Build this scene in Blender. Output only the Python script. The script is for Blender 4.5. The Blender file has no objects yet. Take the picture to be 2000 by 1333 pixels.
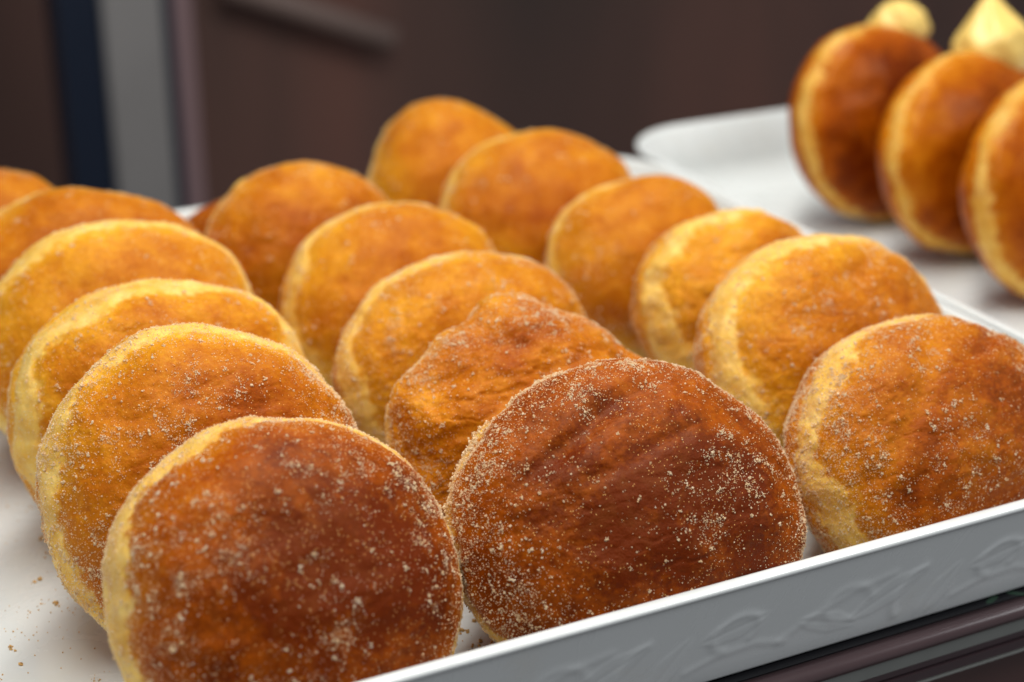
import bpy, math
import numpy as np
from mathutils import Vector, Matrix

# ------------------------------------------------------------------ camera, world, lamps
S = 0.01                      # all shapes below are written in centimetres
sc = bpy.context.scene
COL = sc.collection
PITCH, AZ, CAM_H = math.radians(22.7), math.radians(26.5), 26.0
fw = Vector((math.sin(AZ)*math.cos(PITCH), math.cos(AZ)*math.cos(PITCH), -math.sin(PITCH)))
cam_d = bpy.data.cameras.new('camera')
cam = bpy.data.objects.new('camera', cam_d)
COL.objects.link(cam)
cam.location = (0, 0, CAM_H*S)
cam.rotation_euler = fw.to_track_quat('-Z', 'Y').to_euler()
cam_d.sensor_width = 36
cam_d.lens = 3280*36/2000
cam_d.clip_start, cam_d.clip_end = 0.01, 50
cam_d.dof.use_dof = True
cam_d.dof.focus_distance = 0.458
cam_d.dof.aperture_fstop = 6.8
cam_d.dof.aperture_blades = 9
sc.camera = cam

w = bpy.data.worlds.new('World'); sc.world = w; w.use_nodes = True
bg = w.node_tree.nodes['Background']
bg.inputs[0].default_value = (0.94, 0.96, 1.0, 1)
bg.inputs[1].default_value = 0.235

def area(name, loc, target, sx, sy, power, color):
    l = bpy.data.lights.new(name, 'AREA'); l.shape = 'RECTANGLE'
    l.size, l.size_y, l.energy, l.color = sx*S, sy*S, power, color
    o = bpy.data.objects.new(name, l); COL.objects.link(o)
    o.location = Vector(loc)*S
    o.rotation_euler = (Vector(target)-Vector(loc)).to_track_quat('-Z', 'Y').to_euler()
    return o
area('case_lamp', (24, 47, 74), (23, 48, 0), 110, 16, 8.2, (1.0, 0.975, 0.91))
area('room_lamp', (92, -22, 92), (28, 45, 3), 55, 40, 5.6, (0.97, 0.98, 1.0))
sc.view_settings.view_transform = 'Standard'
sc.view_settings.look = 'None'
sc.view_settings.exposure = 0.0
sc.view_settings.gamma = 1.0
sc.cycles.use_adaptive_sampling = True
sc.cycles.max_bounces = 8
sc.cycles.caustics_reflective = False
sc.cycles.caustics_refractive = False

# ------------------------------------------------------------------ numpy noise
_rs = np.random.RandomState(11)
_perm = _rs.permutation(256); _perm = np.concatenate([_perm, _perm, _perm])
_g = _rs.normal(size=(256, 3)); _g /= np.linalg.norm(_g, axis=1)[:, None]
def perlin(P):
    i = np.floor(P).astype(int); fr = P-i; i &= 255
    u = fr*fr*fr*(fr*(fr*6-15)+10)
    out = 0
    for dx in (0, 1):
        wx = u[:, 0] if dx else 1-u[:, 0]
        for dy in (0, 1):
            wy = u[:, 1] if dy else 1-u[:, 1]
            for dz in (0, 1):
                wz = u[:, 2] if dz else 1-u[:, 2]
                h = _perm[_perm[_perm[(i[:, 0]+dx) & 255]+((i[:, 1]+dy) & 255)]+((i[:, 2]+dz) & 255)]
                d = fr-np.array([dx, dy, dz])
                out = out+wx*wy*wz*np.einsum('ij,ij->i', _g[h], d)
    return out*1.6
def fbm(P, n=4, gain=.5):
    o = 0; a = 1
    for k in range(n):
        o = o+a*perlin(P*(2.03**k)+17.3*k); a *= gain
    return o
def sstep(a, b, x):
    t = np.clip((x-a)/(b-a), 0, 1); return t*t*(3-2*t)

# ------------------------------------------------------------------ mesh helpers
def fast_mesh(name, V, F, mat, smooth=True, attrs=None):
    """V (n,3) in cm, F (m,k) polygons with k corners"""
    me = bpy.data.meshes.new(name)
    V = np.asarray(V, dtype=np.float32)*S
    F = np.asarray(F, dtype=np.int32); m, k = F.shape
    me.vertices.add(len(V)); me.vertices.foreach_set('co', V.ravel())
    me.loops.add(m*k); me.loops.foreach_set('vertex_index', F.ravel())
    me.polygons.add(m)
    me.polygons.foreach_set('loop_start', np.arange(m, dtype=np.int32)*k)
    me.polygons.foreach_set('use_smooth', np.full(m, smooth))
    for n_, a in (attrs or {}).items():
        at = me.attributes.new(n_, 'FLOAT', 'POINT')
        at.data.foreach_set('value', np.asarray(a, dtype=np.float32))
    me.update(calc_edges=True)
    me.materials.append(mat)
    return me
def link(name, me, parent=None, loc=None, rot=None):
    o = bpy.data.objects.new(name, me); COL.objects.link(o)
    if parent is not None: o.parent = parent
    if loc is not None: o.location = Vector(loc)*S
    if rot is not None: o.rotation_euler = rot
    return o
def tag(o, label=None, cat=None, group=None, kind=None):
    if label: o['label'] = label
    if cat: o['category'] = cat
    if group: o['group'] = group
    if kind: o['kind'] = kind
    return o
def empty(name, loc):
    o = bpy.data.objects.new(name, None); COL.objects.link(o)
    o.location = Vector(loc)*S; o.empty_display_size = .02
    return o
def poly_mesh(name, V, F, mat, smooth=False):
    me = bpy.data.meshes.new(name)
    me.from_pydata([tuple(c*S for c in v) for v in V], [], F)
    me.polygons.foreach_set('use_smooth', [smooth]*len(F))
    me.update(); me.materials.append(mat)
    return me
def box(x0, x1, y0, y1, z0, z1):
    V = [(x, y, z) for z in (z0, z1) for y in (y0, y1) for x in (x0, x1)]
    return V, [(0, 2, 3, 1), (4, 5, 7, 6), (0, 1, 5, 4), (1, 3, 7, 5), (3, 2, 6, 7), (2, 0, 4, 6)]

# ------------------------------------------------------------------ materials
def new_mat(name):
    m = bpy.data.materials.new(name); m.use_nodes = True
    nt = m.node_tree; b = nt.nodes['Principled BSDF']
    return m, nt, b
def N(nt, typ, **kw):
    n = nt.nodes.new(typ)
    for k, v in kw.items(): setattr(n, k, v)
    return n
def mathn(nt, op, a, b=None, clamp=False):
    n = N(nt, 'ShaderNodeMath', operation=op); n.use_clamp = clamp
    for i, v in enumerate((a, b)):
        if v is None: continue
        if isinstance(v, (int, float)): n.inputs[i].default_value = v
        else: nt.links.new(v, n.inputs[i])
    return n.outputs[0]
def mixc(nt, fac, a, b, blend='MIX'):
    n = N(nt, 'ShaderNodeMix', data_type='RGBA', blend_type=blend)
    for sock, v in ((n.inputs[0], fac), (n.inputs[6], a), (n.inputs[7], b)):
        if isinstance(v, (int, float)): sock.default_value = v
        elif isinstance(v, tuple): sock.default_value = (*v, 1)
        else: nt.links.new(v, sock)
    return n.outputs[2]
def ramp(nt, fac, stops):
    r = N(nt, 'ShaderNodeValToRGB'); el = r.color_ramp.elements
    while len(el) < len(stops): el.new(.5)
    for e, (p, c) in zip(el, stops):
        e.position = p; e.color = (*c, 1) if isinstance(c, tuple) else (c, c, c, 1)
    nt.links.new(fac, r.inputs[0]); return r.outputs[0]
def noise(nt, vec, scale, detail=4, rough=.55, dist=0):
    n = N(nt, 'ShaderNodeTexNoise'); n.inputs['Scale'].default_value = scale
    n.inputs['Detail'].default_value = detail; n.inputs['Roughness'].default_value = rough
    n.inputs['Distortion'].default_value = dist
    nt.links.new(vec, n.inputs['Vector']); return n.outputs['Fac']

def dough_material(name, sugar=1.0, smoothness=0.0):
    m, nt, b = new_mat(name)
    tc = N(nt, 'ShaderNodeTexCoord').outputs['Object']
    oi = N(nt, 'ShaderNodeObjectInfo').outputs['Random']
    off = N(nt, 'ShaderNodeCombineXYZ')
    nt.links.new(mathn(nt, 'MULTIPLY', oi, 7.0), off.inputs[0])
    va = N(nt, 'ShaderNodeVectorMath', operation='ADD')
    nt.links.new(tc, va.inputs[0]); nt.links.new(off.outputs[0], va.inputs[1])
    vec = va.outputs[0]
    band = N(nt, 'ShaderNodeAttribute', attribute_name='band').outputs['Fac']
    toast = N(nt, 'ShaderNodeAttribute', attribute_name='toast').outputs['Fac']
    n1 = noise(nt, vec, 110, 6, .62, .4)
    n2 = noise(nt, vec, 600, 5, .68)
    t = mathn(nt, 'ADD', toast, mathn(nt, 'MULTIPLY', mathn(nt, 'SUBTRACT', n1, .5), .5))
    t = mathn(nt, 'ADD', t, mathn(nt, 'MULTIPLY', mathn(nt, 'SUBTRACT', n2, .5), .45), clamp=True)
    brown = ramp(nt, t, [(0, (.84, .46, .04)), (.22, (.70, .300, .012)), (.5, (.50, .148, .003)),
                         (.75, (.33, .064, .0005)), (1, (.13, .015, .0004))])
    cream = ramp(nt, noise(nt, vec, 120, 6, .65), [(.25, (.76, .40, .045)), (.5, (.84, .54, .12)), (.78, (.87, .66, .28))])
    if smoothness: cream = ramp(nt, n1, [(.3, (.62, .30, .03)), (.65, (.76, .47, .12))])
    col = mixc(nt, band, brown, cream)
    # fine sugar dust held on the crust
    vo = N(nt, 'ShaderNodeTexVoronoi'); vo.inputs['Scale'].default_value = 1900
    nt.links.new(vec, vo.inputs['Vector'])
    cell = mathn(nt, 'LESS_THAN', vo.outputs['Distance'], .30)
    sep = N(nt, 'ShaderNodeSeparateColor'); nt.links.new(vo.outputs['Color'], sep.inputs[0])
    patch = ramp(nt, noise(nt, vec, 75, 5, .62, .6), [(.40, .04), (.68, 1.0)])
    thr = mathn(nt, 'MULTIPLY', patch, .20*sugar)
    dust = mathn(nt, 'MULTIPLY', cell, mathn(nt, 'LESS_THAN', sep.outputs[0], thr))
    film = mathn(nt, 'MULTIPLY', ramp(nt, noise(nt, vec, 95, 6, .7, .8), [(.50, 0.0), (.75, 1.0)]), .05*sugar)
    col = mixc(nt, film, col, (.80, .40, .08))
    col = mixc(nt, mathn(nt, 'MULTIPLY', dust, .75), col, (.88, .52, .18))
    nt.links.new(col, b.inputs['Base Color'])
    b.inputs['Roughness'].default_value = .43-.08*smoothness
    b.inputs['Specular IOR Level'].default_value = .20
    b.inputs['Specular Tint'].default_value = (1.0, .70, .42, 1)
    b.inputs['Subsurface Weight'].default_value = .15
    b.inputs['Subsurface Radius'].default_value = (1.0, .42, .12)
    b.inputs['Subsurface Scale'].default_value = .0035
    # bump: pores, wrinkles, sugar
    h = mathn(nt, 'ADD', mathn(nt, 'MULTIPLY', noise(nt, vec, 330, 6, .7), .8-.4*smoothness), mathn(nt, 'MULTIPLY', noise(nt, vec, 1500, 3, .6), .45*sugar+.05))
    h = mathn(nt, 'ADD', h, mathn(nt, 'MULTIPLY', dust, .5))
    bu = N(nt, 'ShaderNodeBump'); bu.inputs['Strength'].default_value = .6-.25*smoothness
    bu.inputs['Distance'].default_value = .0007
    nt.links.new(h, bu.inputs['Height']); nt.links.new(bu.outputs[0], b.inputs['Normal'])
    return m
M_dough = dough_material('sugared_dough', 1.0)
M_plain = dough_material('fried_dough', .12, 1.0)

def sugar_material():
    m, nt, b = new_mat('sugar_grains')
    tc = N(nt, 'ShaderNodeTexCoord').outputs['Object']
    c = ramp(nt, noise(nt, tc, 500, 3), [(.3, (.93, .70, .40)), (.6, (.96, .84, .62)), (.8, (.97, .93, .84))])
    nt.links.new(c, b.inputs['Base Color'])
    b.inputs['Roughness'].default_value = .35
    tr = N(nt, 'ShaderNodeBsdfTranslucent'); nt.links.new(c, tr.inputs[0])
    mx = N(nt, 'ShaderNodeMixShader'); mx.inputs[0].default_value = .38
    nt.links.new(b.outputs[0], mx.inputs[1]); nt.links.new(tr.outputs[0], mx.inputs[2])
    tp = N(nt, 'ShaderNodeBsdfTransparent'); m2 = N(nt, 'ShaderNodeMixShader'); m2.inputs[0].default_value = .22
    nt.links.new(mx.outputs[0], m2.inputs[1]); nt.links.new(tp.outputs[0], m2.inputs[2])
    nt.links.new(m2.outputs[0], nt.nodes['Material Output'].inputs[0])
    return m
M_sugar = sugar_material()

def simple(name, col, rough=.5, metal=0, nscale=0, namp=.15, bump=0, bscale=500, spec=.5, coat=0):
    m, nt, b = new_mat(name)
    b.inputs['Base Color'].default_value = (*col, 1)
    b.inputs['Roughness'].default_value = rough; b.inputs['Metallic'].default_value = metal
    b.inputs['Specular IOR Level'].default_value = spec
    b.inputs['Coat Weight'].default_value = coat
    tc = N(nt, 'ShaderNodeTexCoord').outputs['Object']
    if nscale:
        f_ = noise(nt, tc, nscale, 5)
        lo = tuple(c*(1-namp) for c in col); hi = tuple(min(1, c*(1+namp)) for c in col)
        nt.links.new(ramp(nt, f_, [(.3, lo), (.7, hi)]), b.inputs['Base Color'])
    if bump:
        bu = N(nt, 'ShaderNodeBump'); bu.inputs['Strength'].default_value = bump
        bu.inputs['Distance'].default_value = .0005
        nt.links.new(noise(nt, tc, bscale, 3), bu.inputs['Height']); nt.links.new(bu.outputs[0], b.inputs['Normal'])
    return m
M_tray = simple('white_melamine', (.70, .705, .70), .16, nscale=9, namp=.02, bump=.05, bscale=90, coat=.3)
def tray_film():
    nt = M_tray.node_tree; b = nt.nodes['Principled BSDF']
    tc = N(nt, 'ShaderNodeTexCoord').outputs['Object']
    n_ = noise(nt, tc, 35, 6, .65, 1.2)
    nt.links.new(ramp(nt, n_, [(.38, .13), (.7, .42)]), b.inputs['Roughness'])
    st = ramp(nt, noise(nt, tc, 22, 7, .7, .8), [(.55, 0.0), (.8, .3)])
    nt.links.new(mixc(nt, st, (.74, .775, .775), (.68, .64, .54)), b.inputs['Base Color'])
tray_film()
M_shelf = simple('black_shelf', (.006, .006, .008), .45)
M_bead = simple('plum_brown_plastic', (.085, .052, .056), .28, nscale=20, namp=.1)
M_strip = simple('grey_aluminium', (.24, .25, .235), .42, metal=.6, nscale=30, namp=.08)
M_dark = simple('dark_plum_profile', (.040, .022, .026), .4)
M_panel = simple('brown_front_panel', (.085, .040, .036), .45, nscale=4, namp=.15)
M_wall = simple('brown_wall', (.225, .098, .074), .5, nscale=.9, namp=.35)
def wall_variation():
    nt = M_wall.node_tree; b = nt.nodes['Principled BSDF']
    tc = N(nt, 'ShaderNodeTexCoord').outputs['Object']
    mp = N(nt, 'ShaderNodeMapping'); mp.inputs['Scale'].default_value = (2.6, 1, .5); mp.inputs['Location'].default_value = (.3, 0, .2)
    nt.links.new(tc, mp.inputs[0])
    nt.links.new(ramp(nt, noise(nt, mp.outputs[0], 1.0, 3, .5, .4), [(.32, (.070, .050, .044)), (.55, (.185, .092, .072)), (.75, (.27, .115, .085))]), b.inputs['Base Color'])  # soft reflections painted into the wall colour as stretched noise
wall_variation()
M_wall2 = simple('dark_wall', (.062, .046, .041), .5, nscale=2, namp=.35)
M_mauve = simple('mauve_strip', (.26, .17, .18), .5)
M_post = simple('grey_post_metal', (.28, .27, .268), .5, metal=.1, nscale=3, namp=.12)
M_navy = simple('navy_trim', (.010, .017, .036), .4)
M_streak = simple('reflection_tone', (.27, .19, .165), .6)  # colour of the bar that imitates a glass reflection
M_cream = simple('pastry_cream', (.88, .62, .17), .38, nscale=80, namp=.05, bump=.2, bscale=120)
M_crumb = simple('crumbs', (.62, .36, .12), .7, nscale=600, namp=.35)
M_paper = simple('white_paper', (.75, .76, .66), .7)
M_ink = simple('green_ink', (.02, .05, .03), .6)

# ------------------------------------------------------------------ room background
V, F = box(-140, 330, 190, 194, -120, 140)
tag(link('wall', poly_mesh('wall', V, F, M_wall)), kind='structure')
V, F = box(-200, 330, -60, 200, -124, -120.2)
tag(link('floor', poly_mesh('floor', V, F, M_wall2)), kind='structure')

post = empty('metal_post', (34.24, 150, -120))
tag(post, 'tall grey metal post with dark navy trim standing behind the trays at left', 'post')
def ppart(name, x0, x1, y0, y1, m):
    V, F = box(x0-(34.24), x1-(34.24), y0-150, y1-150, 0, 250)
    o = link(name, poly_mesh(name, V, F, m), post)
    bv = o.modifiers.new('bevel', 'BEVEL'); bv.width = .004; bv.segments = 3
ppart('trim', 29.93, 33.78, 150, 155, M_navy)
ppart('face', 33.83, 39.34, 149.4, 155, M_post)
ppart('trim', 39.39, 40.40, 150, 155, M_navy)
ppart('side_strip', 40.45, 42.48, 150.8, 156, M_mauve)
def bar(name, A, B, r, m, par):
    A = Vector(A)-par.location/S; B = Vector(B)-par.location/S; ax = (B-A); L = ax.length
    V = []; F = []
    for e, zz in ((.35, 0), (1, .5), (1, L-.5), (.35, L)):
        for q in range(16): V.append((r*e*math.cos(q*math.pi/8), r*e*math.sin(q*math.pi/8), zz))
    for k in range(3):
        F += [(k*16+q, k*16+(q+1) % 16, (k+1)*16+(q+1) % 16, (k+1)*16+q) for q in range(16)]
    F += [tuple(range(15, -1, -1)), tuple(range(48, 64))]
    o = link(name, poly_mesh(name, V, F, m, True), loc=A, rot=ax.to_track_quat('Z', 'Y').to_euler())
    o.parent = par
mr = empty('reflection_streak', (56.0, 185.0, -10.0))  # added bar, stands in for faint reflection streaks on the glass
tag(mr, 'bar added to imitate a blurred glass reflection slanting across the dark wall behind the doughnuts', 'reflection')
bar('streak_bar', (56.0, 185.0, -10.0), (76.5, 185.0, -18.5), 1.5, M_streak, mr)


# ------------------------------------------------------------------ trays
def rrect(x0, x1, y0, y1, r, step_front=None, nc=14):
    """counter-clockwise rounded rectangle starting at the front-left corner's end; front edge can be dense"""
    P = []
    nf = max(2, int((x1-x0-2*r)/(step_front or 1.5)))
    for i in range(nf): P.append((x0+r+(x1-x0-2*r)*i/nf, y0))
    for cx, cy, a0 in ((x1-r, y0+r, -90), (x1-r, y1-r, 0), (x0+r, y1-r, 90), (x0+r, y0+r, 180)):
        for i in range(nc+1):
            if a0 == 180 and i == nc: continue
            a = math.radians(a0+90*i/nc); P.append((cx+r*math.cos(a), cy+r*math.sin(a)))
        if a0 in (0, ):
            pass
    return np.array(P)
def leaf_relief(x, z):
    """raised leaf and tendril decoration, heights in cm"""
    h = np.zeros_like(x)
    def line(pts, amp, wd):
        nonlocal h
        d2 = np.full_like(x, 1e9)
        for (a, b), (c, d) in zip(pts[:-1], pts[1:]):
            vx, vz = c-a, d-b; t = np.clip(((x-a)*vx+(z-b)*vz)/(vx*vx+vz*vz+1e-9), 0, 1)
            d2 = np.minimum(d2, (x-a-t*vx)**2+(z-b-t*vz)**2)
        h = h+amp*np.exp(-d2/(1.6*wd)**2)
    def arc(cx, cz, r, a0, a1, amp, wd, sq=1.0, tilt=0):
        a = np.radians(np.linspace(a0, a1, 18)); px = r*np.cos(a); pz = r*sq*np.sin(a)
        ct, st = math.cos(math.radians(tilt)), math.sin(math.radians(tilt))
        line(list(zip(cx+px*ct-pz*st, cz+px*st+pz*ct)), amp, wd)
    def leaf(cx, cz, L, W, ang, amp):
        nonlocal h
        ct, st = math.cos(math.radians(ang)), math.sin(math.radians(ang))
        u = ((x-cx)*ct+(z-cz)*st)/L; v = (-(x-cx)*st+(z-cz)*ct)/W
        e = np.abs(v)-(1-u*u)*.5-.02*np.sin(u*9)
        inside = (np.abs(u) < 1)
        k = inside*sstep(.06, -.12, e)
        h = h+amp*k*(.6+.5*np.exp(-(v/.08)**2)*-1+.3*np.abs(v))
    for k in range(-3, 5):
        bx = 28.6+k*9.2
        leaf(bx-.6, 1.55, 1.5, 1.0, 28, .055); leaf(bx+1.3, 1.0, 1.3, .9, 58, .055)
        leaf(bx+3.3, 1.9, 1.2, .9, 12, .05); leaf(bx-2.6, 1.1, 1.3, .8, -20, .05)
        arc(bx+.9, 1.2, 1.2, 95, 200, .07, .10, .9, 15)
        arc(bx+3.4, 1.75, .75, -60, 230, .06, .09, .8, 20)
        arc(bx-2.0, 1.6, .8, 20, 300, .05, .10, .8, -10)
        line([(bx-4.2, .9), (bx-3.2, 1.5), (bx-1.8, 2.1), (bx-.6, 2.3)], .045, .10)
        line([(bx+2.0, .7), (bx+2.9, 1.0), (bx+4.2, 1.1), (bx+5.2, .8)], .05, .09)
    return .36*h*sstep(.15, .5, z)*sstep(3.3, 2.9, z)
def make_tray(x0, x1, y0, y1, H, label, relief, rad=2.6, yaw=0):
    cx, cy = (x0+x1)/2, (y0+y1)/2
    R = rad
    st = .05 if relief else 1.5
    base = rrect(x0, x1, y0, y1, R, st)
    # outward normals by loop tangent
    tg = np.roll(base, -1, 0)-np.roll(base, 1, 0); tg /= np.linalg.norm(tg, axis=1)[:, None]
    nr = np.stack([tg[:, 1], -tg[:, 0]], 1)
    prof = []          # (offset outward, z)
    prof.append((-2.1, 0.0, 0)); prof.append((-1.4, 0.0, 0)); prof.append((-.98, .03, 0))
    nz = 56 if relief else 8
    for i in range(nz+1):
        t = i/nz; prof.append((-.86+.84*t, .08+(H-.30)*t, 1))
    prof += [(.06, H-.16, 0), (.07, H-.08, 0), (.03, H-.02, 0), (-.06, H, 0), (-.24, H, 0), (-.32, H-.03, 0), (-.37, H-.10, 0)]
    for a in np.linspace(0, 90, 12):
        r = 1.5; t = math.radians(a)
        prof.append((-.42-.55-(r-r*math.cos(t)), .32+r-r*math.sin(t), 0))
    loops = []
    for off, z, fl in prof:
        L = base+nr*off
        zz = np.full(len(L), z)
        P = np.column_stack([L, zz])
        if relief and fl:
            fr = (nr[:, 1] < -.99)
            d = leaf_relief(P[:, 0].copy(), zz)*fr
            P[:, 1] -= d
        loops.append(P)
    n = len(base); V = np.concatenate(loops); F = []
    idx = np.arange(n); nx = (idx+1) % n
    for k in range(len(loops)-1):
        F.append(np.stack([k*n+idx, k*n+nx, (k+1)*n+nx, (k+1)*n+idx], 1))
    F = np.concatenate(F)
    # caps: floor inside and bottom outside as fans of quads to a centre line
    c1 = len(V); V = np.vstack([V, [[cx, cy, .32], [cx, cy, 0]]])
    k = (len(loops)-1)*n
    me = bpy.data.meshes.new('serving_tray')
    V = V[:-2]
    faces = [tuple(f) for f in F.tolist()]
    faces += [tuple(range(k, k+n)), tuple(range(n-1, -1, -1))]
    me.from_pydata((V-[cx, cy, 0]).dot(np.eye(3)*S).tolist(), [], faces)
    me.polygons.foreach_set('use_smooth', [True]*(len(faces)-2)+[False]*2)
    me.update(); me.materials.append(M_tray)
    o = link('serving_tray', me, loc=(cx, cy, -.6), rot=(0, 0, math.radians(yaw)))
    tag(o, label, 'tray', 'white trays side by side in the display case')
    return o
make_tray(-4.0, 40.65, 31.7, 69.0, 3.6, 'white tray with embossed leaves on its front wall, holding the sugared doughnuts', True, 4.5)
make_tray(40.9, 86.3, 33.5, 71.5, 3.6, 'white tray at right holding the cream-filled doughnuts', False, 4.5, .6)
FLOOR = -.275

# ------------------------------------------------------------------ display case: shelf and front rail
case = empty('display_case', (20, 31, -1))
tag(case, 'display case shelf with a plum brown and grey front rail under the trays', 'display case')
def cpart(name, V, F, m, smooth=False):
    V = [(x-20, y-31+1.3, z+1-.55) for x, y, z in V]
    return link(name, poly_mesh(name, V, F, m, smooth), case)
V, F = box(-30, 120, 31.0, 73, -.9, -.06)
cpart('shelf', V, F, M_shelf)
def extrude(prof, x0, x1):
    n = len(prof); V = [(x0, y, z) for y, z in prof]+[(x1, y, z) for y, z in prof]
    F = [(i, i+n, (i+1) % n+n, (i+1) % n) for i in range(n)]+[tuple(range(n)), tuple(range(2*n-1, n-1, -1))]
    return V, F
bead = [(31.0, -.10)]+[(30.72+.0-.26*math.sin(math.radians(a)), -.36+.26*math.cos(math.radians(a))) for a in np.linspace(0, 150, 14)]+[(31.0, -.60)]
V, F = extrude(bead, -30, 120); cpart('rail_bead', V, F, M_bead, True)
V, F = extrude([(31.0, -.62), (30.62, -.62), (30.60, -1.02), (31.0, -1.02)], -30, 120); cpart('rail_strip', V, F, M_strip)
pr = [(31.0, -1.03), (30.58, -1.03), (30.58, -1.2), (30.66, -1.22), (30.66, -1.30), (30.56, -1.32), (30.56, -1.62), (31.0, -1.62)]
V, F = extrude(pr, -30, 120); cpart('rail_channel', V, F, M_dark)
V, F = extrude([(31.0, -1.64), (30.52, -1.64), (30.50, -1.70), (31.0, -1.70)], -30, 120); cpart('rail_lip', V, F, M_strip)
V, F = box(-30, 120, 31.4, 32.2, -60, -1.72); cpart('front_panel', V, F, M_panel)
# printed paper under the tray
pp = [(31.7, 32.36), (32.2, 32.32), (36.5, 32.33), (36.5, 33.6), (32.1, 33.6)]
V = [(x-33, y-32, z) for z in (-.64, -.615) for x, y in pp]
n = len(pp); F = [tuple(range(n-1, -1, -1)), tuple(range(n, 2*n))]+[(i, (i+1) % n, n+(i+1) % n, n+i) for i in range(n)]
pa = link('paper_slip', poly_mesh('paper_slip', V, F, M_paper), loc=(33, 32, 0))
tag(pa, 'scrap of white paper printed dark green sticking out under the tray', 'paper')
V = []; F = []
for cx, cy, a in ((32.3, 32.5, 20), (33.2, 32.45, -35), (34.2, 32.5, 10)):
    k = len(V)
    for zz in (-.614, -.608):
        for q in range(10):
            t = 2*math.pi*q/10; u, v = .32*math.cos(t), .10*math.sin(t)
            ca, sa = math.cos(math.radians(a)), math.sin(math.radians(a))
            V.append((cx+u*ca-v*sa-33, cy+u*sa+v*ca-32, zz))
    F.append(tuple(range(k+10, k+20)))
    F += [(k+i, k+(i+1) % 10, k+10+(i+1) % 10, k+10+i) for i in range(10)]
link('printed_leaves', poly_mesh('printed_leaves', V, F, M_ink), pa)

# ------------------------------------------------------------------ doughnuts
def quad_sphere(n):
    g = np.tan(np.linspace(-math.pi/4, math.pi/4, n+1))
    A, B = np.meshgrid(g, g, indexing='ij'); o = np.ones_like(A)
    Vs = []; Fs = []; base = 0
    i = np.arange(n)
    I, J = np.meshgrid(i, i, indexing='ij'); I = I.ravel(); J = J.ravel()
    for ax in range(3):
        for s in (1, -1):
            P = [None]*3
            P[ax] = o*s; P[(ax+1) % 3] = A*s; P[(ax+2) % 3] = B
            Vs.append(np.stack([p.ravel() for p in P], 1))
            k = lambda a, b: base+a*(n+1)+b
            Fs.append(np.stack([k(I, J), k(I+1, J), k(I+1, J+1), k(I, J+1)], 1)); base += (n+1)**2
    V = np.concatenate(Vs); F = np.concatenate(Fs)
    V /= np.linalg.norm(V, axis=1)[:, None]
    key = np.round(V*1e5).astype(np.int64)
    _, first, inv = np.unique(key, axis=0, return_index=True, return_inverse=True)
    return V[first], inv.ravel()[F]
_QS = {}
def sphere(n):
    if n not in _QS: _QS[n] = quad_sphere(n)
    return _QS[n]
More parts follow.
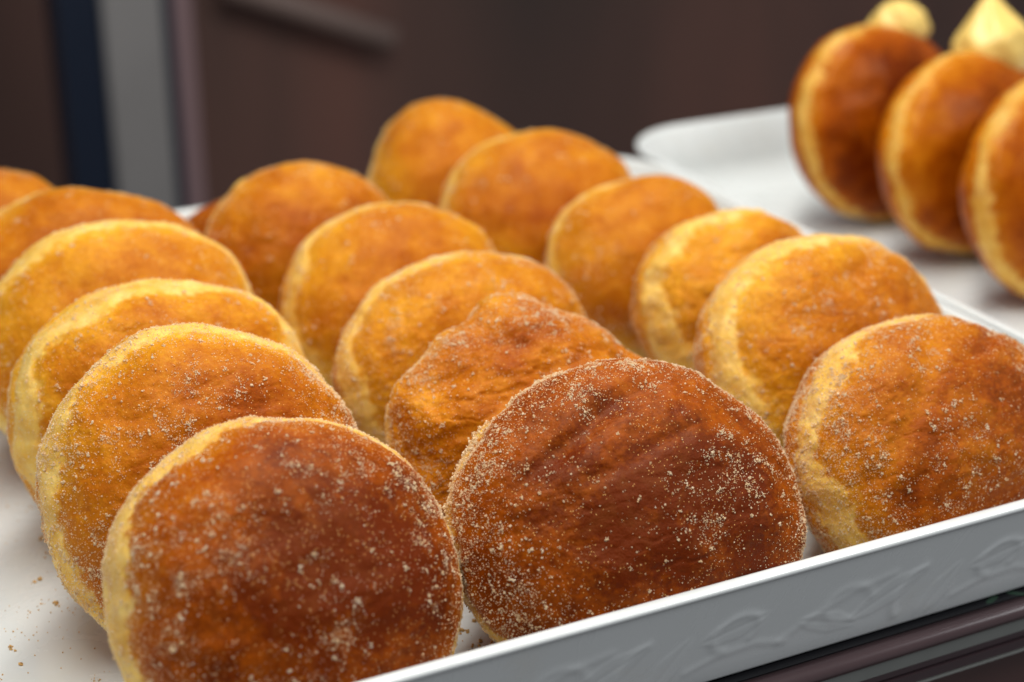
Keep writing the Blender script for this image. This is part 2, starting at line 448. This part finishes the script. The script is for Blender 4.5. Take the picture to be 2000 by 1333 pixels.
#BEGINSHAPE
def dough_shape(D, d, wig=True):
    """unit directions D -> points in cm in the doughnut's own frame (x across, -y the face, z up) and masks"""
    Ru, Rv, T = d['Ru'], d['Rv'], d['T']
    sd = d['seed']*13.7
    wr = d.get('wr', 1.0)
    s = np.sqrt(D[:, 0]**2+D[:, 2]**2)+1e-9; c = D[:, 1]
    ang = np.arctan2(D[:, 2], D[:, 0])
    rho = s**.88; t = np.sign(c)*np.abs(c)**1.0
    rs = np.random.RandomState(d['seed'])
    p_ = d.get('p', 2.03)
    out = (np.abs(np.cos(ang))**p_+np.abs(np.sin(ang))**p_)**(-1/p_)
    sag = d.get('sag', .035)
    out = out+sag*np.exp(-((np.degrees(ang)+42)/30)**2)+sag*np.exp(-((np.degrees(ang)+138)/30)**2)
    for k in (2, 3, 5, 7):
        out = out+rs.normal()*.020/k**.5*d.get('irr', 1.0)*np.cos(k*ang+rs.uniform(0, 6.28))
    for (a0, wd, am) in d.get('bumps', []):      # outline bulges or flats, angle in degrees
        da = np.abs((np.degrees(ang)-a0+180) % 360-180)
        out = out+am*np.exp(-(da/wd)**2)
    u = D[:, 0]/s*rho; v = D[:, 2]/s*rho
    P = np.stack([u*Ru*out, t*T*np.where(t < 0, d.get('dome', 1.2), 1.0), v*Rv*out], 1)
    Nn = np.stack([D[:, 0]/Ru, D[:, 1]/T*1.15, D[:, 2]/Rv], 1); Nn /= np.linalg.norm(Nn, axis=1)[:, None]
    if not wig: return P, None, None, None
    Q = P+np.array([sd, -sd*.7, sd*.4])
    low = fbm(Q*.28, 3); mid = fbm(Q*np.array([.55, .9, .95])+5, 4)
    rid = 1-np.abs(fbm(Q*np.array([.35, .6, .75])+30, 4, .55))*2.2
    face = sstep(.25, .9, np.abs(t))
    h = .16*low+.09*mid*wr+d.get('lump', 0)*perlin(Q*.75+3)-.08*wr*np.clip(rid-.62, 0, 1)*(.4+.6*face)
    h = h+.018*fbm(Q*2.6, 4, .6)*wr
    # band round the waist
    wob = d.get('wob', .20)*perlin(np.stack([np.cos(ang)*1.9, np.sin(ang)*1.9, np.full_like(ang, sd)], 1))+.05*fbm(Q*1.7, 3)
    tb = t-d.get('boff', -.05)-wob
    bw = d.get('bw', .34)*(1+.5*perlin(np.stack([np.cos(ang)*1.3+9, np.sin(ang)*1.3, np.full_like(ang, sd)], 1)))
    edge = sstep(.35, .75, rho)
    band = sstep(bw+.05, bw-.05, np.abs(tb)+.07*fbm(Q*3.5, 4))*edge*sstep(.02, .06, bw)*(.88+.35*np.clip(fbm(Q*1.6+40, 4), -1, .5))
    groove = np.exp(-((np.abs(tb)-bw-.02)/.07)**2)*edge
    h = h-.05*groove+.03*band*perlin(Q*1.3)
    toast = d.get('toast', .5)+.15*fbm(Q*.33+60, 3)+.07*fbm(Q*1.1+80, 3)
    toast = toast-.16*np.exp(-((np.abs(tb)-bw)/.17)**2)*edge
    front = (t < 0)
    toast = toast+d.get('ctr', .20)*(.55-rho*rho)-.05*v
    for (du, dv, ru, rv, an, dep, dk) in d.get('dents', []):
        ca, sa = math.cos(math.radians(an)), math.sin(math.radians(an))
        a = ((u-du)*ca+(v-dv)*sa)/ru; b = (-(u-du)*sa+(v-dv)*ca)/rv
        a = a+.25*perlin(Q*1.1); b = b+.25*perlin(Q*1.1+7)
        e = np.exp(-(a*a+b*b))*front
        h = h-dep*e; toast = toast+.55*dk*e
    P = P+Nn*h[:, None]
    return P, band, toast, Nn
#ENDSHAPE

CUBE = np.array([(x, y, z) for z in (-1, 1) for y in (-1, 1) for x in (-1, 1)], float)*.5
CF = np.array([(0, 2, 3, 1), (4, 5, 7, 6), (0, 1, 5, 4), (1, 3, 7, 5), (3, 2, 6, 7), (2, 0, 4, 6)])
def rand_rot(rs, n):
    q = rs.normal(size=(n, 4)); q /= np.linalg.norm(q, axis=1)[:, None]
    a, b, c, d = q.T
    return np.stack([np.stack([a*a+b*b-c*c-d*d, 2*(b*c-a*d), 2*(b*d+a*c)], 1),
                     np.stack([2*(b*c+a*d), a*a-b*b+c*c-d*d, 2*(c*d-a*b)], 1),
                     np.stack([2*(b*d-a*c), 2*(c*d+a*b), a*a-b*b-c*c+d*d], 1)], 1)
def grains(rs, C, size):
    n = len(C)
    R = rand_rot(rs, n)
    sh = CUBE[None]*(1+rs.uniform(-.35, .35, (n, 8, 3)))*rs.uniform(.65, 1.2, (n, 1, 3))*size[:, None, None]
    V = np.einsum('nij,nkj->nki', R, sh)+C[:, None]
    F = CF[None]+8*np.arange(n)[:, None, None]
    return V.reshape(-1, 3), F.reshape(-1, 4)

def sugar_for(d, P, Nrm, band, n, seed):
    rs = np.random.RandomState(seed+500)
    sd = seed*3.1
    Q = P+sd
    c1 = fbm(Q*.45+11, 3); c2 = fbm(Q*2.2+4, 3)
    yv = P[:, 1]/d['T']
    rim = np.exp(-((np.hypot(P[:, 0]/d['Ru'], P[:, 2]/d['Rv'])-1)/.16)**2)
    wgt = (.22+1.5*sstep(-.05, .55, c1))*(.2+1.6*sstep(-.1, .5, c2))+.85*rim
    wgt = wgt*np.where(yv > .75, .25, 1.0)
    # clumps sit in neighbouring spots
    w_ = wgt/wgt.sum()
    i = rs.choice(len(P), n, p=w_)
    size = .0142*np.exp(rs.normal(size=n)*.42)*d.get('gs', 1.0)
    C = P[i]+Nrm[i]*(size*.22)[:, None]+rs.normal(size=(n, 3))*.012
    # crumbs: little heaps
    nc = int(n*.016); j = rs.choice(len(P), nc, p=w_)
    CC = [C]; SS = [size]
    for q in j:
        m = rs.randint(4, 14); rad = rs.uniform(.03, .085)
        o = rs.normal(size=(m, 3))*rad*.6; o -= Nrm[q]*(o@Nrm[q])[:, None]*.6
        CC.append(P[q]+Nrm[q]*.012+o); SS.append(rs.uniform(.018, .042, m))
    for (a0, a1, yc, cnt) in d.get('crust', []):   # broken crust crumbs along part of the rim, degrees
        ang = np.degrees(np.arctan2(P[:, 2], P[:, 0]))
        ok = np.where((ang > a0) & (ang < a1) & (np.abs(yv-yc) < .16) & (rim > .4))[0]
        if len(ok) == 0: continue
        q = rs.choice(ok, cnt)
        up_ = np.abs(rs.normal(size=cnt))*.045
        CC.append(P[q]+Nrm[q]*up_[:, None]+rs.normal(size=(cnt, 3))*.02); SS.append(rs.uniform(.03, .075, cnt))
    C = np.concatenate(CC); size = np.concatenate(SS)
    return grains(rs, C, size)

DONUTS = [
    {'kind': 'sugared', 'y': 35.9, 'lean': 0.5934, 'yaw': 0.1047, 'seed': 1, 'n': 150, 'sugar': 14000, 'label': 'dark brown doughnut at the front of the left row with wide yellow left edge', 'T': 2.6, 'toast': 0.86, 'bw': 0.26, 'irr': 1.0, 'bumps': [(-35, 20, 0.03)], 'ctr': 0.32, 'wr': 0.45, 'boff': -0.02, 'dents': [(-0.05, 0.3, 0.35, 0.12, 10, 0.08, 0.12), (0.15, 0.05, 0.25, 0.2, 0, 0.05, 0.15)], 'Ru': 4.518, 'Rv': 4.541, 'x': 11.402},
    {'kind': 'sugared', 'y': 41.7, 'lean': 0.5236, 'yaw': 0.0524, 'seed': 2, 'n': 150, 'sugar': 17550, 'label': 'golden doughnut directly behind the front one of the left row, sugar flakes on its face', 'T': 2.4, 'toast': 0.54, 'bw': 0.167, 'irr': 1.1, 'wr': 0.8, 'boff': -0.16, 'dents': [(0.25, 0.35, 0.35, 0.12, -25, 0.14, 0.3), (-0.2, 0.2, 0.4, 0.1, 10, 0.1, 0.25), (-0.4, -0.3, 0.5, 0.3, 0, 0, 0.2)], 'Ru': 4.632, 'Rv': 4.68, 'x': 11.125},
    {'kind': 'sugared', 'y': 47.4, 'lean': 0.4363, 'yaw': 0.0698, 'seed': 3, 'n': 120, 'sugar': 7000, 'label': 'third doughnut from the front of the left row, broad pale band over its top', 'T': 2.4, 'toast': 0.5, 'bw': 0.211, 'irr': 1.1, 'boff': -0.26, 'wr': 0.8, 'bumps': [(33, 20, 0.05)], 'Ru': 4.811, 'Rv': 4.196, 'x': 11.523},
    {'kind': 'sugared', 'y': 53.1, 'lean': 0.4538, 'yaw': 0.0873, 'seed': 4, 'n': 110, 'sugar': 6000, 'label': 'fourth doughnut from the front of the left row, smooth orange, sugar-crusted pale rim', 'T': 2.4, 'toast': 0.46, 'bw': 0.198, 'irr': 1.1, 'boff': -0.2, 'wr': 0.45, 'bumps': [(33, 20, 0.05)], 'Ru': 4.881, 'Rv': 4.291, 'x': 11.623},
    {'kind': 'sugared', 'y': 58.7, 'lean': 0.5061, 'yaw': 0.0524, 'seed': 5, 'n': 90, 'sugar': 4000, 'label': 'fifth doughnut of the left row, reddish at its right end below the grey post', 'T': 2.4, 'toast': 0.55, 'bw': 0.124, 'irr': 1.1, 'wr': 0.4, 'bumps': [(40, 18, 0.05)], 'Ru': 5.458, 'Rv': 4.125, 'x': 11.373},
    {'kind': 'sugared', 'y': 64.3, 'lean': 0.4887, 'yaw': 0.0, 'seed': 6, 'n': 80, 'sugar': 3000, 'label': 'rearmost doughnut of the left row, cut by the left edge of the photo', 'T': 2.4, 'toast': 0.5, 'bw': 0.124, 'irr': 1.1, 'wr': 0.4, 'Ru': 4.211, 'Rv': 3.942, 'x': 9.13},
    {'kind': 'sugared', 'y': 35.7, 'lean': 0.6458, 'yaw': 0.0175, 'seed': 7, 'n': 160, 'sugar': 15000, 'label': 'large dark doughnut in the front centre, pale crumbs on its upper left edge', 'T': 2.6, 'toast': 0.86, 'bw': 0.161, 'irr': 0.7, 'ctr': 0.3, 'wr': 0.7, 'boff': 0.16, 'sag': 0.05, 'dents': [(-0.42, 0.46, 0.34, 0.07, 32, 0.34, 0.1), (-0.12, 0.66, 0.26, 0.08, 12, 0.26, 0.22), (0.0, 0.3, 0.5, 0.05, 14, 0.1, -0.05), (0.55, 0.45, 0.22, 0.07, -40, 0.08, 0.05)], 'crust': [(98, 122, 0.1, 420), (130, 175, 0.1, 160), (-20, 15, 0.1, 120)], 'gs': 1.15, 'bumps': [(-30, 22, 0.06), (-152, 20, 0.03), (35, 16, -0.02)], 'Ru': 5.101, 'Rv': 4.286, 'x': 21.3},
    {'kind': 'sugared', 'y': 41.6, 'lean': 0.576, 'yaw': 0.0698, 'seed': 8, 'n': 150, 'sugar': 17550, 'label': 'crumpled doughnut with a peaked top, directly behind the large dark front centre one', 'T': 2.4, 'toast': 0.54, 'bw': 0.136, 'irr': 1.1, 'wr': 1.4, 'lump': 0.24, 'boff': 0.25, 'bumps': [(86, 15, 0.15), (38, 20, -0.05), (140, 18, -0.05)], 'dents': [(-0.1, 0.66, 0.2, 0.12, 15, 0.36, 0.3), (0.2, 0.42, 0.34, 0.08, 20, 0.22, 0.2), (-0.45, 0.25, 0.4, 0.08, 25, 0.16, 0.15), (0.35, 0.1, 0.3, 0.08, -10, 0.12, 0.1)], 'Ru': 4.875, 'Rv': 3.843, 'x': 21.395},
    {'kind': 'sugared', 'y': 47.4, 'lean': 0.5411, 'yaw': 0.1571, 'seed': 9, 'n': 120, 'sugar': 10125, 'label': 'third doughnut of the centre row, orange with a yellow band down its left side', 'T': 2.4, 'toast': 0.44, 'bw': 0.186, 'irr': 1.1, 'boff': -0.08, 'wr': 0.7, 'dents': [(-0.45, 0.1, 0.3, 0.12, 60, 0.15, 0.25)], 'bumps': [(33, 20, 0.05)], 'Ru': 4.729, 'Rv': 3.822, 'x': 21.907},
    {'kind': 'sugared', 'y': 53.2, 'lean': 0.5585, 'yaw': 0.1047, 'seed': 10, 'n': 100, 'sugar': 5000, 'label': 'fourth doughnut of the centre row, light golden with a pale rim', 'T': 2.4, 'toast': 0.46, 'bw': 0.174, 'irr': 1.1, 'boff': -0.1, 'wr': 0.5, 'bumps': [(33, 20, 0.05)], 'Ru': 4.587, 'Rv': 3.855, 'x': 21.712},
    {'kind': 'sugared', 'y': 59.0, 'lean': 0.5411, 'yaw': 0.0349, 'seed': 11, 'n': 90, 'sugar': 4000, 'label': 'fifth doughnut of the centre row, deep orange with a dented face against the wall', 'T': 2.4, 'toast': 0.52, 'bw': 0.124, 'irr': 1.1, 'boff': 0.1, 'wr': 0.7, 'bumps': [(30, 18, 0.04)], 'dents': [(0.3, 0.2, 0.5, 0.12, 30, 0.15, 0.2)], 'Ru': 4.098, 'Rv': 3.952, 'x': 20.448},
    {'kind': 'sugared', 'y': 64.0, 'lean': 0.7854, 'yaw': 0.0, 'seed': 12, 'n': 80, 'sugar': 2500, 'label': 'small dark doughnut at the back of the centre row, mostly hidden', 'T': 2.4, 'toast': 0.75, 'bw': 0.124, 'irr': 1.1, 'wr': 0.5, 'Ru': 3.242, 'Rv': 2.392, 'x': 19.582},
    {'kind': 'sugared', 'y': 35.9, 'lean': 0.6109, 'yaw': 0.1745, 'seed': 13, 'n': 150, 'sugar': 18900, 'label': 'doughnut at the front of the right row, folded yellow left side, frosty sugar patches', 'T': 2.6, 'toast': 0.68, 'bw': 0.205, 'irr': 1.1, 'wr': 0.8, 'boff': -0.12, 'bumps': [(-146, 26, 0.07)], 'dents': [(-0.42, 0.3, 0.6, 0.08, 48, 0.18, -0.25), (0.25, 0.55, 0.4, 0.08, 15, 0.14, 0.12), (-0.62, -0.3, 0.3, 0.1, 60, 0.2, 0.2)], 'crust': [], 'Ru': 5.082, 'Rv': 3.777, 'x': 31.938},
    {'kind': 'sugared', 'y': 41.7, 'lean': 0.5585, 'yaw': 0.192, 'seed': 14, 'n': 140, 'sugar': 13500, 'label': 'second doughnut of the right row, brown hollow near its top and pale left side', 'T': 2.4, 'toast': 0.44, 'bw': 0.223, 'irr': 1.1, 'boff': -0.25, 'wr': 0.8, 'dents': [(0.12, 0.55, 0.2, 0.12, 0, 0.25, 0.4), (0.4, 0.2, 0.3, 0.2, 0, 0.05, 0.15)], 'bumps': [(33, 20, 0.05)], 'Ru': 5.052, 'Rv': 4.329, 'x': 32.367},
    {'kind': 'sugared', 'y': 47.4, 'lean': 0.5061, 'yaw': 0.1571, 'seed': 15, 'n': 110, 'sugar': 6000, 'label': 'third doughnut of the right row with a thick yellow band and crinkled front', 'T': 2.4, 'toast': 0.42, 'bw': 0.211, 'irr': 1.1, 'boff': -0.28, 'wr': 1.2, 'dents': [(-0.1, 0.3, 0.5, 0.1, 20, 0.15, 0.1)], 'bumps': [(33, 20, 0.05)], 'Ru': 4.217, 'Rv': 3.737, 'x': 32.691},
    {'kind': 'sugared', 'y': 53.2, 'lean': 0.576, 'yaw': 0.0698, 'seed': 16, 'n': 95, 'sugar': 4500, 'label': 'fourth doughnut of the right row, light orange with a thin pale left rim', 'T': 2.4, 'toast': 0.48, 'bw': 0.136, 'irr': 1.1, 'wr': 0.45, 'bumps': [(33, 20, 0.05)], 'Ru': 4.058, 'Rv': 3.71, 'x': 32.235},
    {'kind': 'sugared', 'y': 59.0, 'lean': 0.576, 'yaw': -0.0349, 'seed': 17, 'n': 90, 'sugar': 4000, 'label': 'fifth doughnut of the right row, wide with an even golden face', 'T': 2.4, 'toast': 0.48, 'bw': 0.093, 'irr': 1.1, 'wr': 0.35, 'bumps': [(28, 20, 0.05)], 'Ru': 4.376, 'Rv': 4.058, 'x': 30.74},
    {'kind': 'sugared', 'y': 64.6, 'lean': 0.5585, 'yaw': 0.0873, 'seed': 18, 'n': 80, 'sugar': 3500, 'label': 'rearmost doughnut of the right row, standing highest in the centre against the wall', 'T': 2.4, 'toast': 0.46, 'bw': 0.155, 'irr': 1.1, 'boff': 0.1, 'wr': 0.45, 'bumps': [(28, 20, 0.04)], 'Ru': 4.059, 'Rv': 4.119, 'x': 29.314},
    {'kind': 'filled', 'y': 63, 'lean': 0.2967, 'yaw': 0.1222, 'seed': 19, 'n': 90, 'sugar': 0, 'label': 'leftmost cream-filled doughnut on the right tray, reddish brown with cream on top', 'T': 2.4, 'toast': 0.86, 'bw': 0.132, 'irr': 0.3, 'boff': -0.15, 'wr': 0.18, 'p': 2.0, 'sag': 0, 'cream': (1.5, 1.2), 'cx': 2.2, 'tip': -0.1, 'wob': 0.12, 'dome': 1.0, 'Ru': 5.251, 'Rv': 4.842, 'x': 51.283},
    {'kind': 'filled', 'y': 57.0, 'lean': 0.2793, 'yaw': 0.1571, 'seed': 20, 'n': 90, 'sugar': 0, 'label': 'middle cream-filled doughnut on the right tray with a pointed peak of cream', 'T': 2.4, 'toast': 0.76, 'bw': 0.121, 'irr': 0.3, 'boff': -0.12, 'wr': 0.18, 'p': 2.0, 'sag': 0, 'cream': (1.95, 1.8), 'cx': 2.2, 'tip': 0.35, 'wob': 0.12, 'dome': 1.0, 'Ru': 5.518, 'Rv': 4.655, 'x': 51.911},
    {'kind': 'filled', 'y': 51.0, 'lean': 0.2793, 'yaw': 0.1396, 'seed': 21, 'n': 90, 'sugar': 0, 'label': 'cream-filled doughnut cut by the right photo edge, wide yellow band on its left', 'T': 2.4, 'toast': 0.8, 'bw': 0.165, 'irr': 0.3, 'boff': -0.12, 'wr': 0.18, 'p': 2.0, 'sag': 0, 'cream': (1.3, 1.5), 'cx': 3.8, 'tip': 0.1, 'wob': 0.12, 'dome': 1.0, 'Ru': 5.568, 'Rv': 4.905, 'x': 51.638},
    {'kind': 'filled', 'y': 65.5, 'lean': 0.2967, 'yaw': 0.0873, 'seed': 22, 'n': 70, 'sugar': 0, 'label': 'cream-filled doughnut barely visible in the top right corner behind the others', 'T': 2.4, 'toast': 0.5, 'bw': 0.165, 'irr': 0.3, 'boff': -0.12, 'wr': 0.18, 'p': 2.0, 'sag': 0, 'cream': (1.3, 1.5), 'cx': 1, 'tip': 0.1, 'wob': 0.12, 'dome': 1.0, 'Ru': 6.241, 'Rv': 4.315, 'x': 68.12},
]
for d in DONUTS:
    D, F = sphere(d['n'])
    P, band, toast, Nn = dough_shape(D, d)
    mat = M_plain if d['kind'] == 'filled' else M_dough
    me = fast_mesh('sugared_doughnut', P, F, mat, True, {'band': band, 'toast': toast})
    nrm = np.empty(len(P)*3, np.float32); me.vertices.foreach_get('normal', nrm); nrm = nrm.reshape(-1, 3)
    if (nrm*P).sum() < 0:
        me.flip_normals(); nrm = -nrm
    name = 'sugared_doughnut' if d['kind'] != 'filled' else 'cream_doughnut'
    # rest on the tray floor
    R = Matrix.Rotation(d['yaw'], 3, 'Z') @ Matrix.Rotation(-d['lean'], 3, 'X')
    Rn = np.array(R)
    zmin = (P@Rn.T)[:, 2].min()
    o = link(name, me, loc=(d['x'], d['y'], FLOOR-zmin-.03), rot=R.to_euler())
    tag(o, d['label'], 'doughnut', 'cream-filled doughnuts on the right tray' if d['kind'] == 'filled' else 'sugared doughnuts leaning in rows')
    if d['sugar']:
        sv, sf = sugar_for(d, P, nrm, band, int(d['sugar']*2.9), d['seed'])
        s_ = link('sugar_coating', fast_mesh('sugar_coating', sv, sf, M_sugar, False), o)
        s_['kind'] = 'stuff'
    if d['kind'] == 'filled':
        # piped cream peeking out of the top
        D2, F2 = sphere(28)
        q = D2.copy(); top = np.clip(q[:, 2], 0, 1)
        w_ = 1.0-(.30 if d['tip'] > .2 else .12)*top**2; az = np.arctan2(q[:, 1], q[:, 0]); sw = .10*perlin(D2*1.6+d['seed'])+.045*np.cos(7*az+4*q[:, 2])
        cw, ch = d['cream']
        ful = np.sqrt((1-top**3+1e-6)/(1-top**2+1e-6))
        C = np.stack([q[:, 0]*cw*(w_*ful+sw), q[:, 1]*cw*.85*(w_*ful+sw), q[:, 2]*ch*(1+(.45 if d['tip'] > .2 else .1)*top**6)], 1)
        C[:, 0] += .35*cw*top**2*d['tip']
        # direction "up" of the room expressed in the doughnut frame
        zl = np.array([0, -math.sin(d['lean']), math.cos(d['lean'])])
        zmax = P[:, 2].max()*math.sqrt(1-(d['cx']/d['Ru'])**2)
        C = C+np.array([d['cx'], 0, zmax+.05])
        link('cream', fast_mesh('cream', C, F2, M_cream), o)

# ------------------------------------------------------------------ crumbs on the tray
rs = np.random.RandomState(5)
CC = []; SS = []
def heap(x, y, m, rad, lo=.03, hi=.09):
    o = rs.normal(size=(m, 2))*rad
    s_ = rs.uniform(lo, hi, m)
    CC.append(np.stack([x+o[:, 0], y+o[:, 1], FLOOR+s_*.35], 1)); SS.append(s_)
for k in range(46): heap(rs.uniform(1.5, 8.2), rs.uniform(33, 50), rs.randint(2, 9), rs.uniform(.04, .16))
for k in range(260): heap(rs.uniform(1, 9), rs.uniform(33, 60), rs.randint(1, 5), .3, .012, .04)
for k in range(300): heap(rs.uniform(6, 38), rs.uniform(33, 62), rs.randint(2, 8), .3, .012, .04)
for k in range(30): heap(rs.uniform(15.5, 18.5), rs.uniform(33.4, 38), rs.randint(2, 8), .12)
for k in range(40): heap(rs.uniform(36, 40.5), rs.uniform(36, 60), rs.randint(1, 6), .15, .02, .06)
V, F = grains(rs, np.concatenate(CC), np.concatenate(SS))
cr = link('crumbs', fast_mesh('crumbs', V, F, M_crumb, False))
tag(cr, 'golden crumbs and sugar scattered on the white tray floor', 'crumbs', kind='stuff')
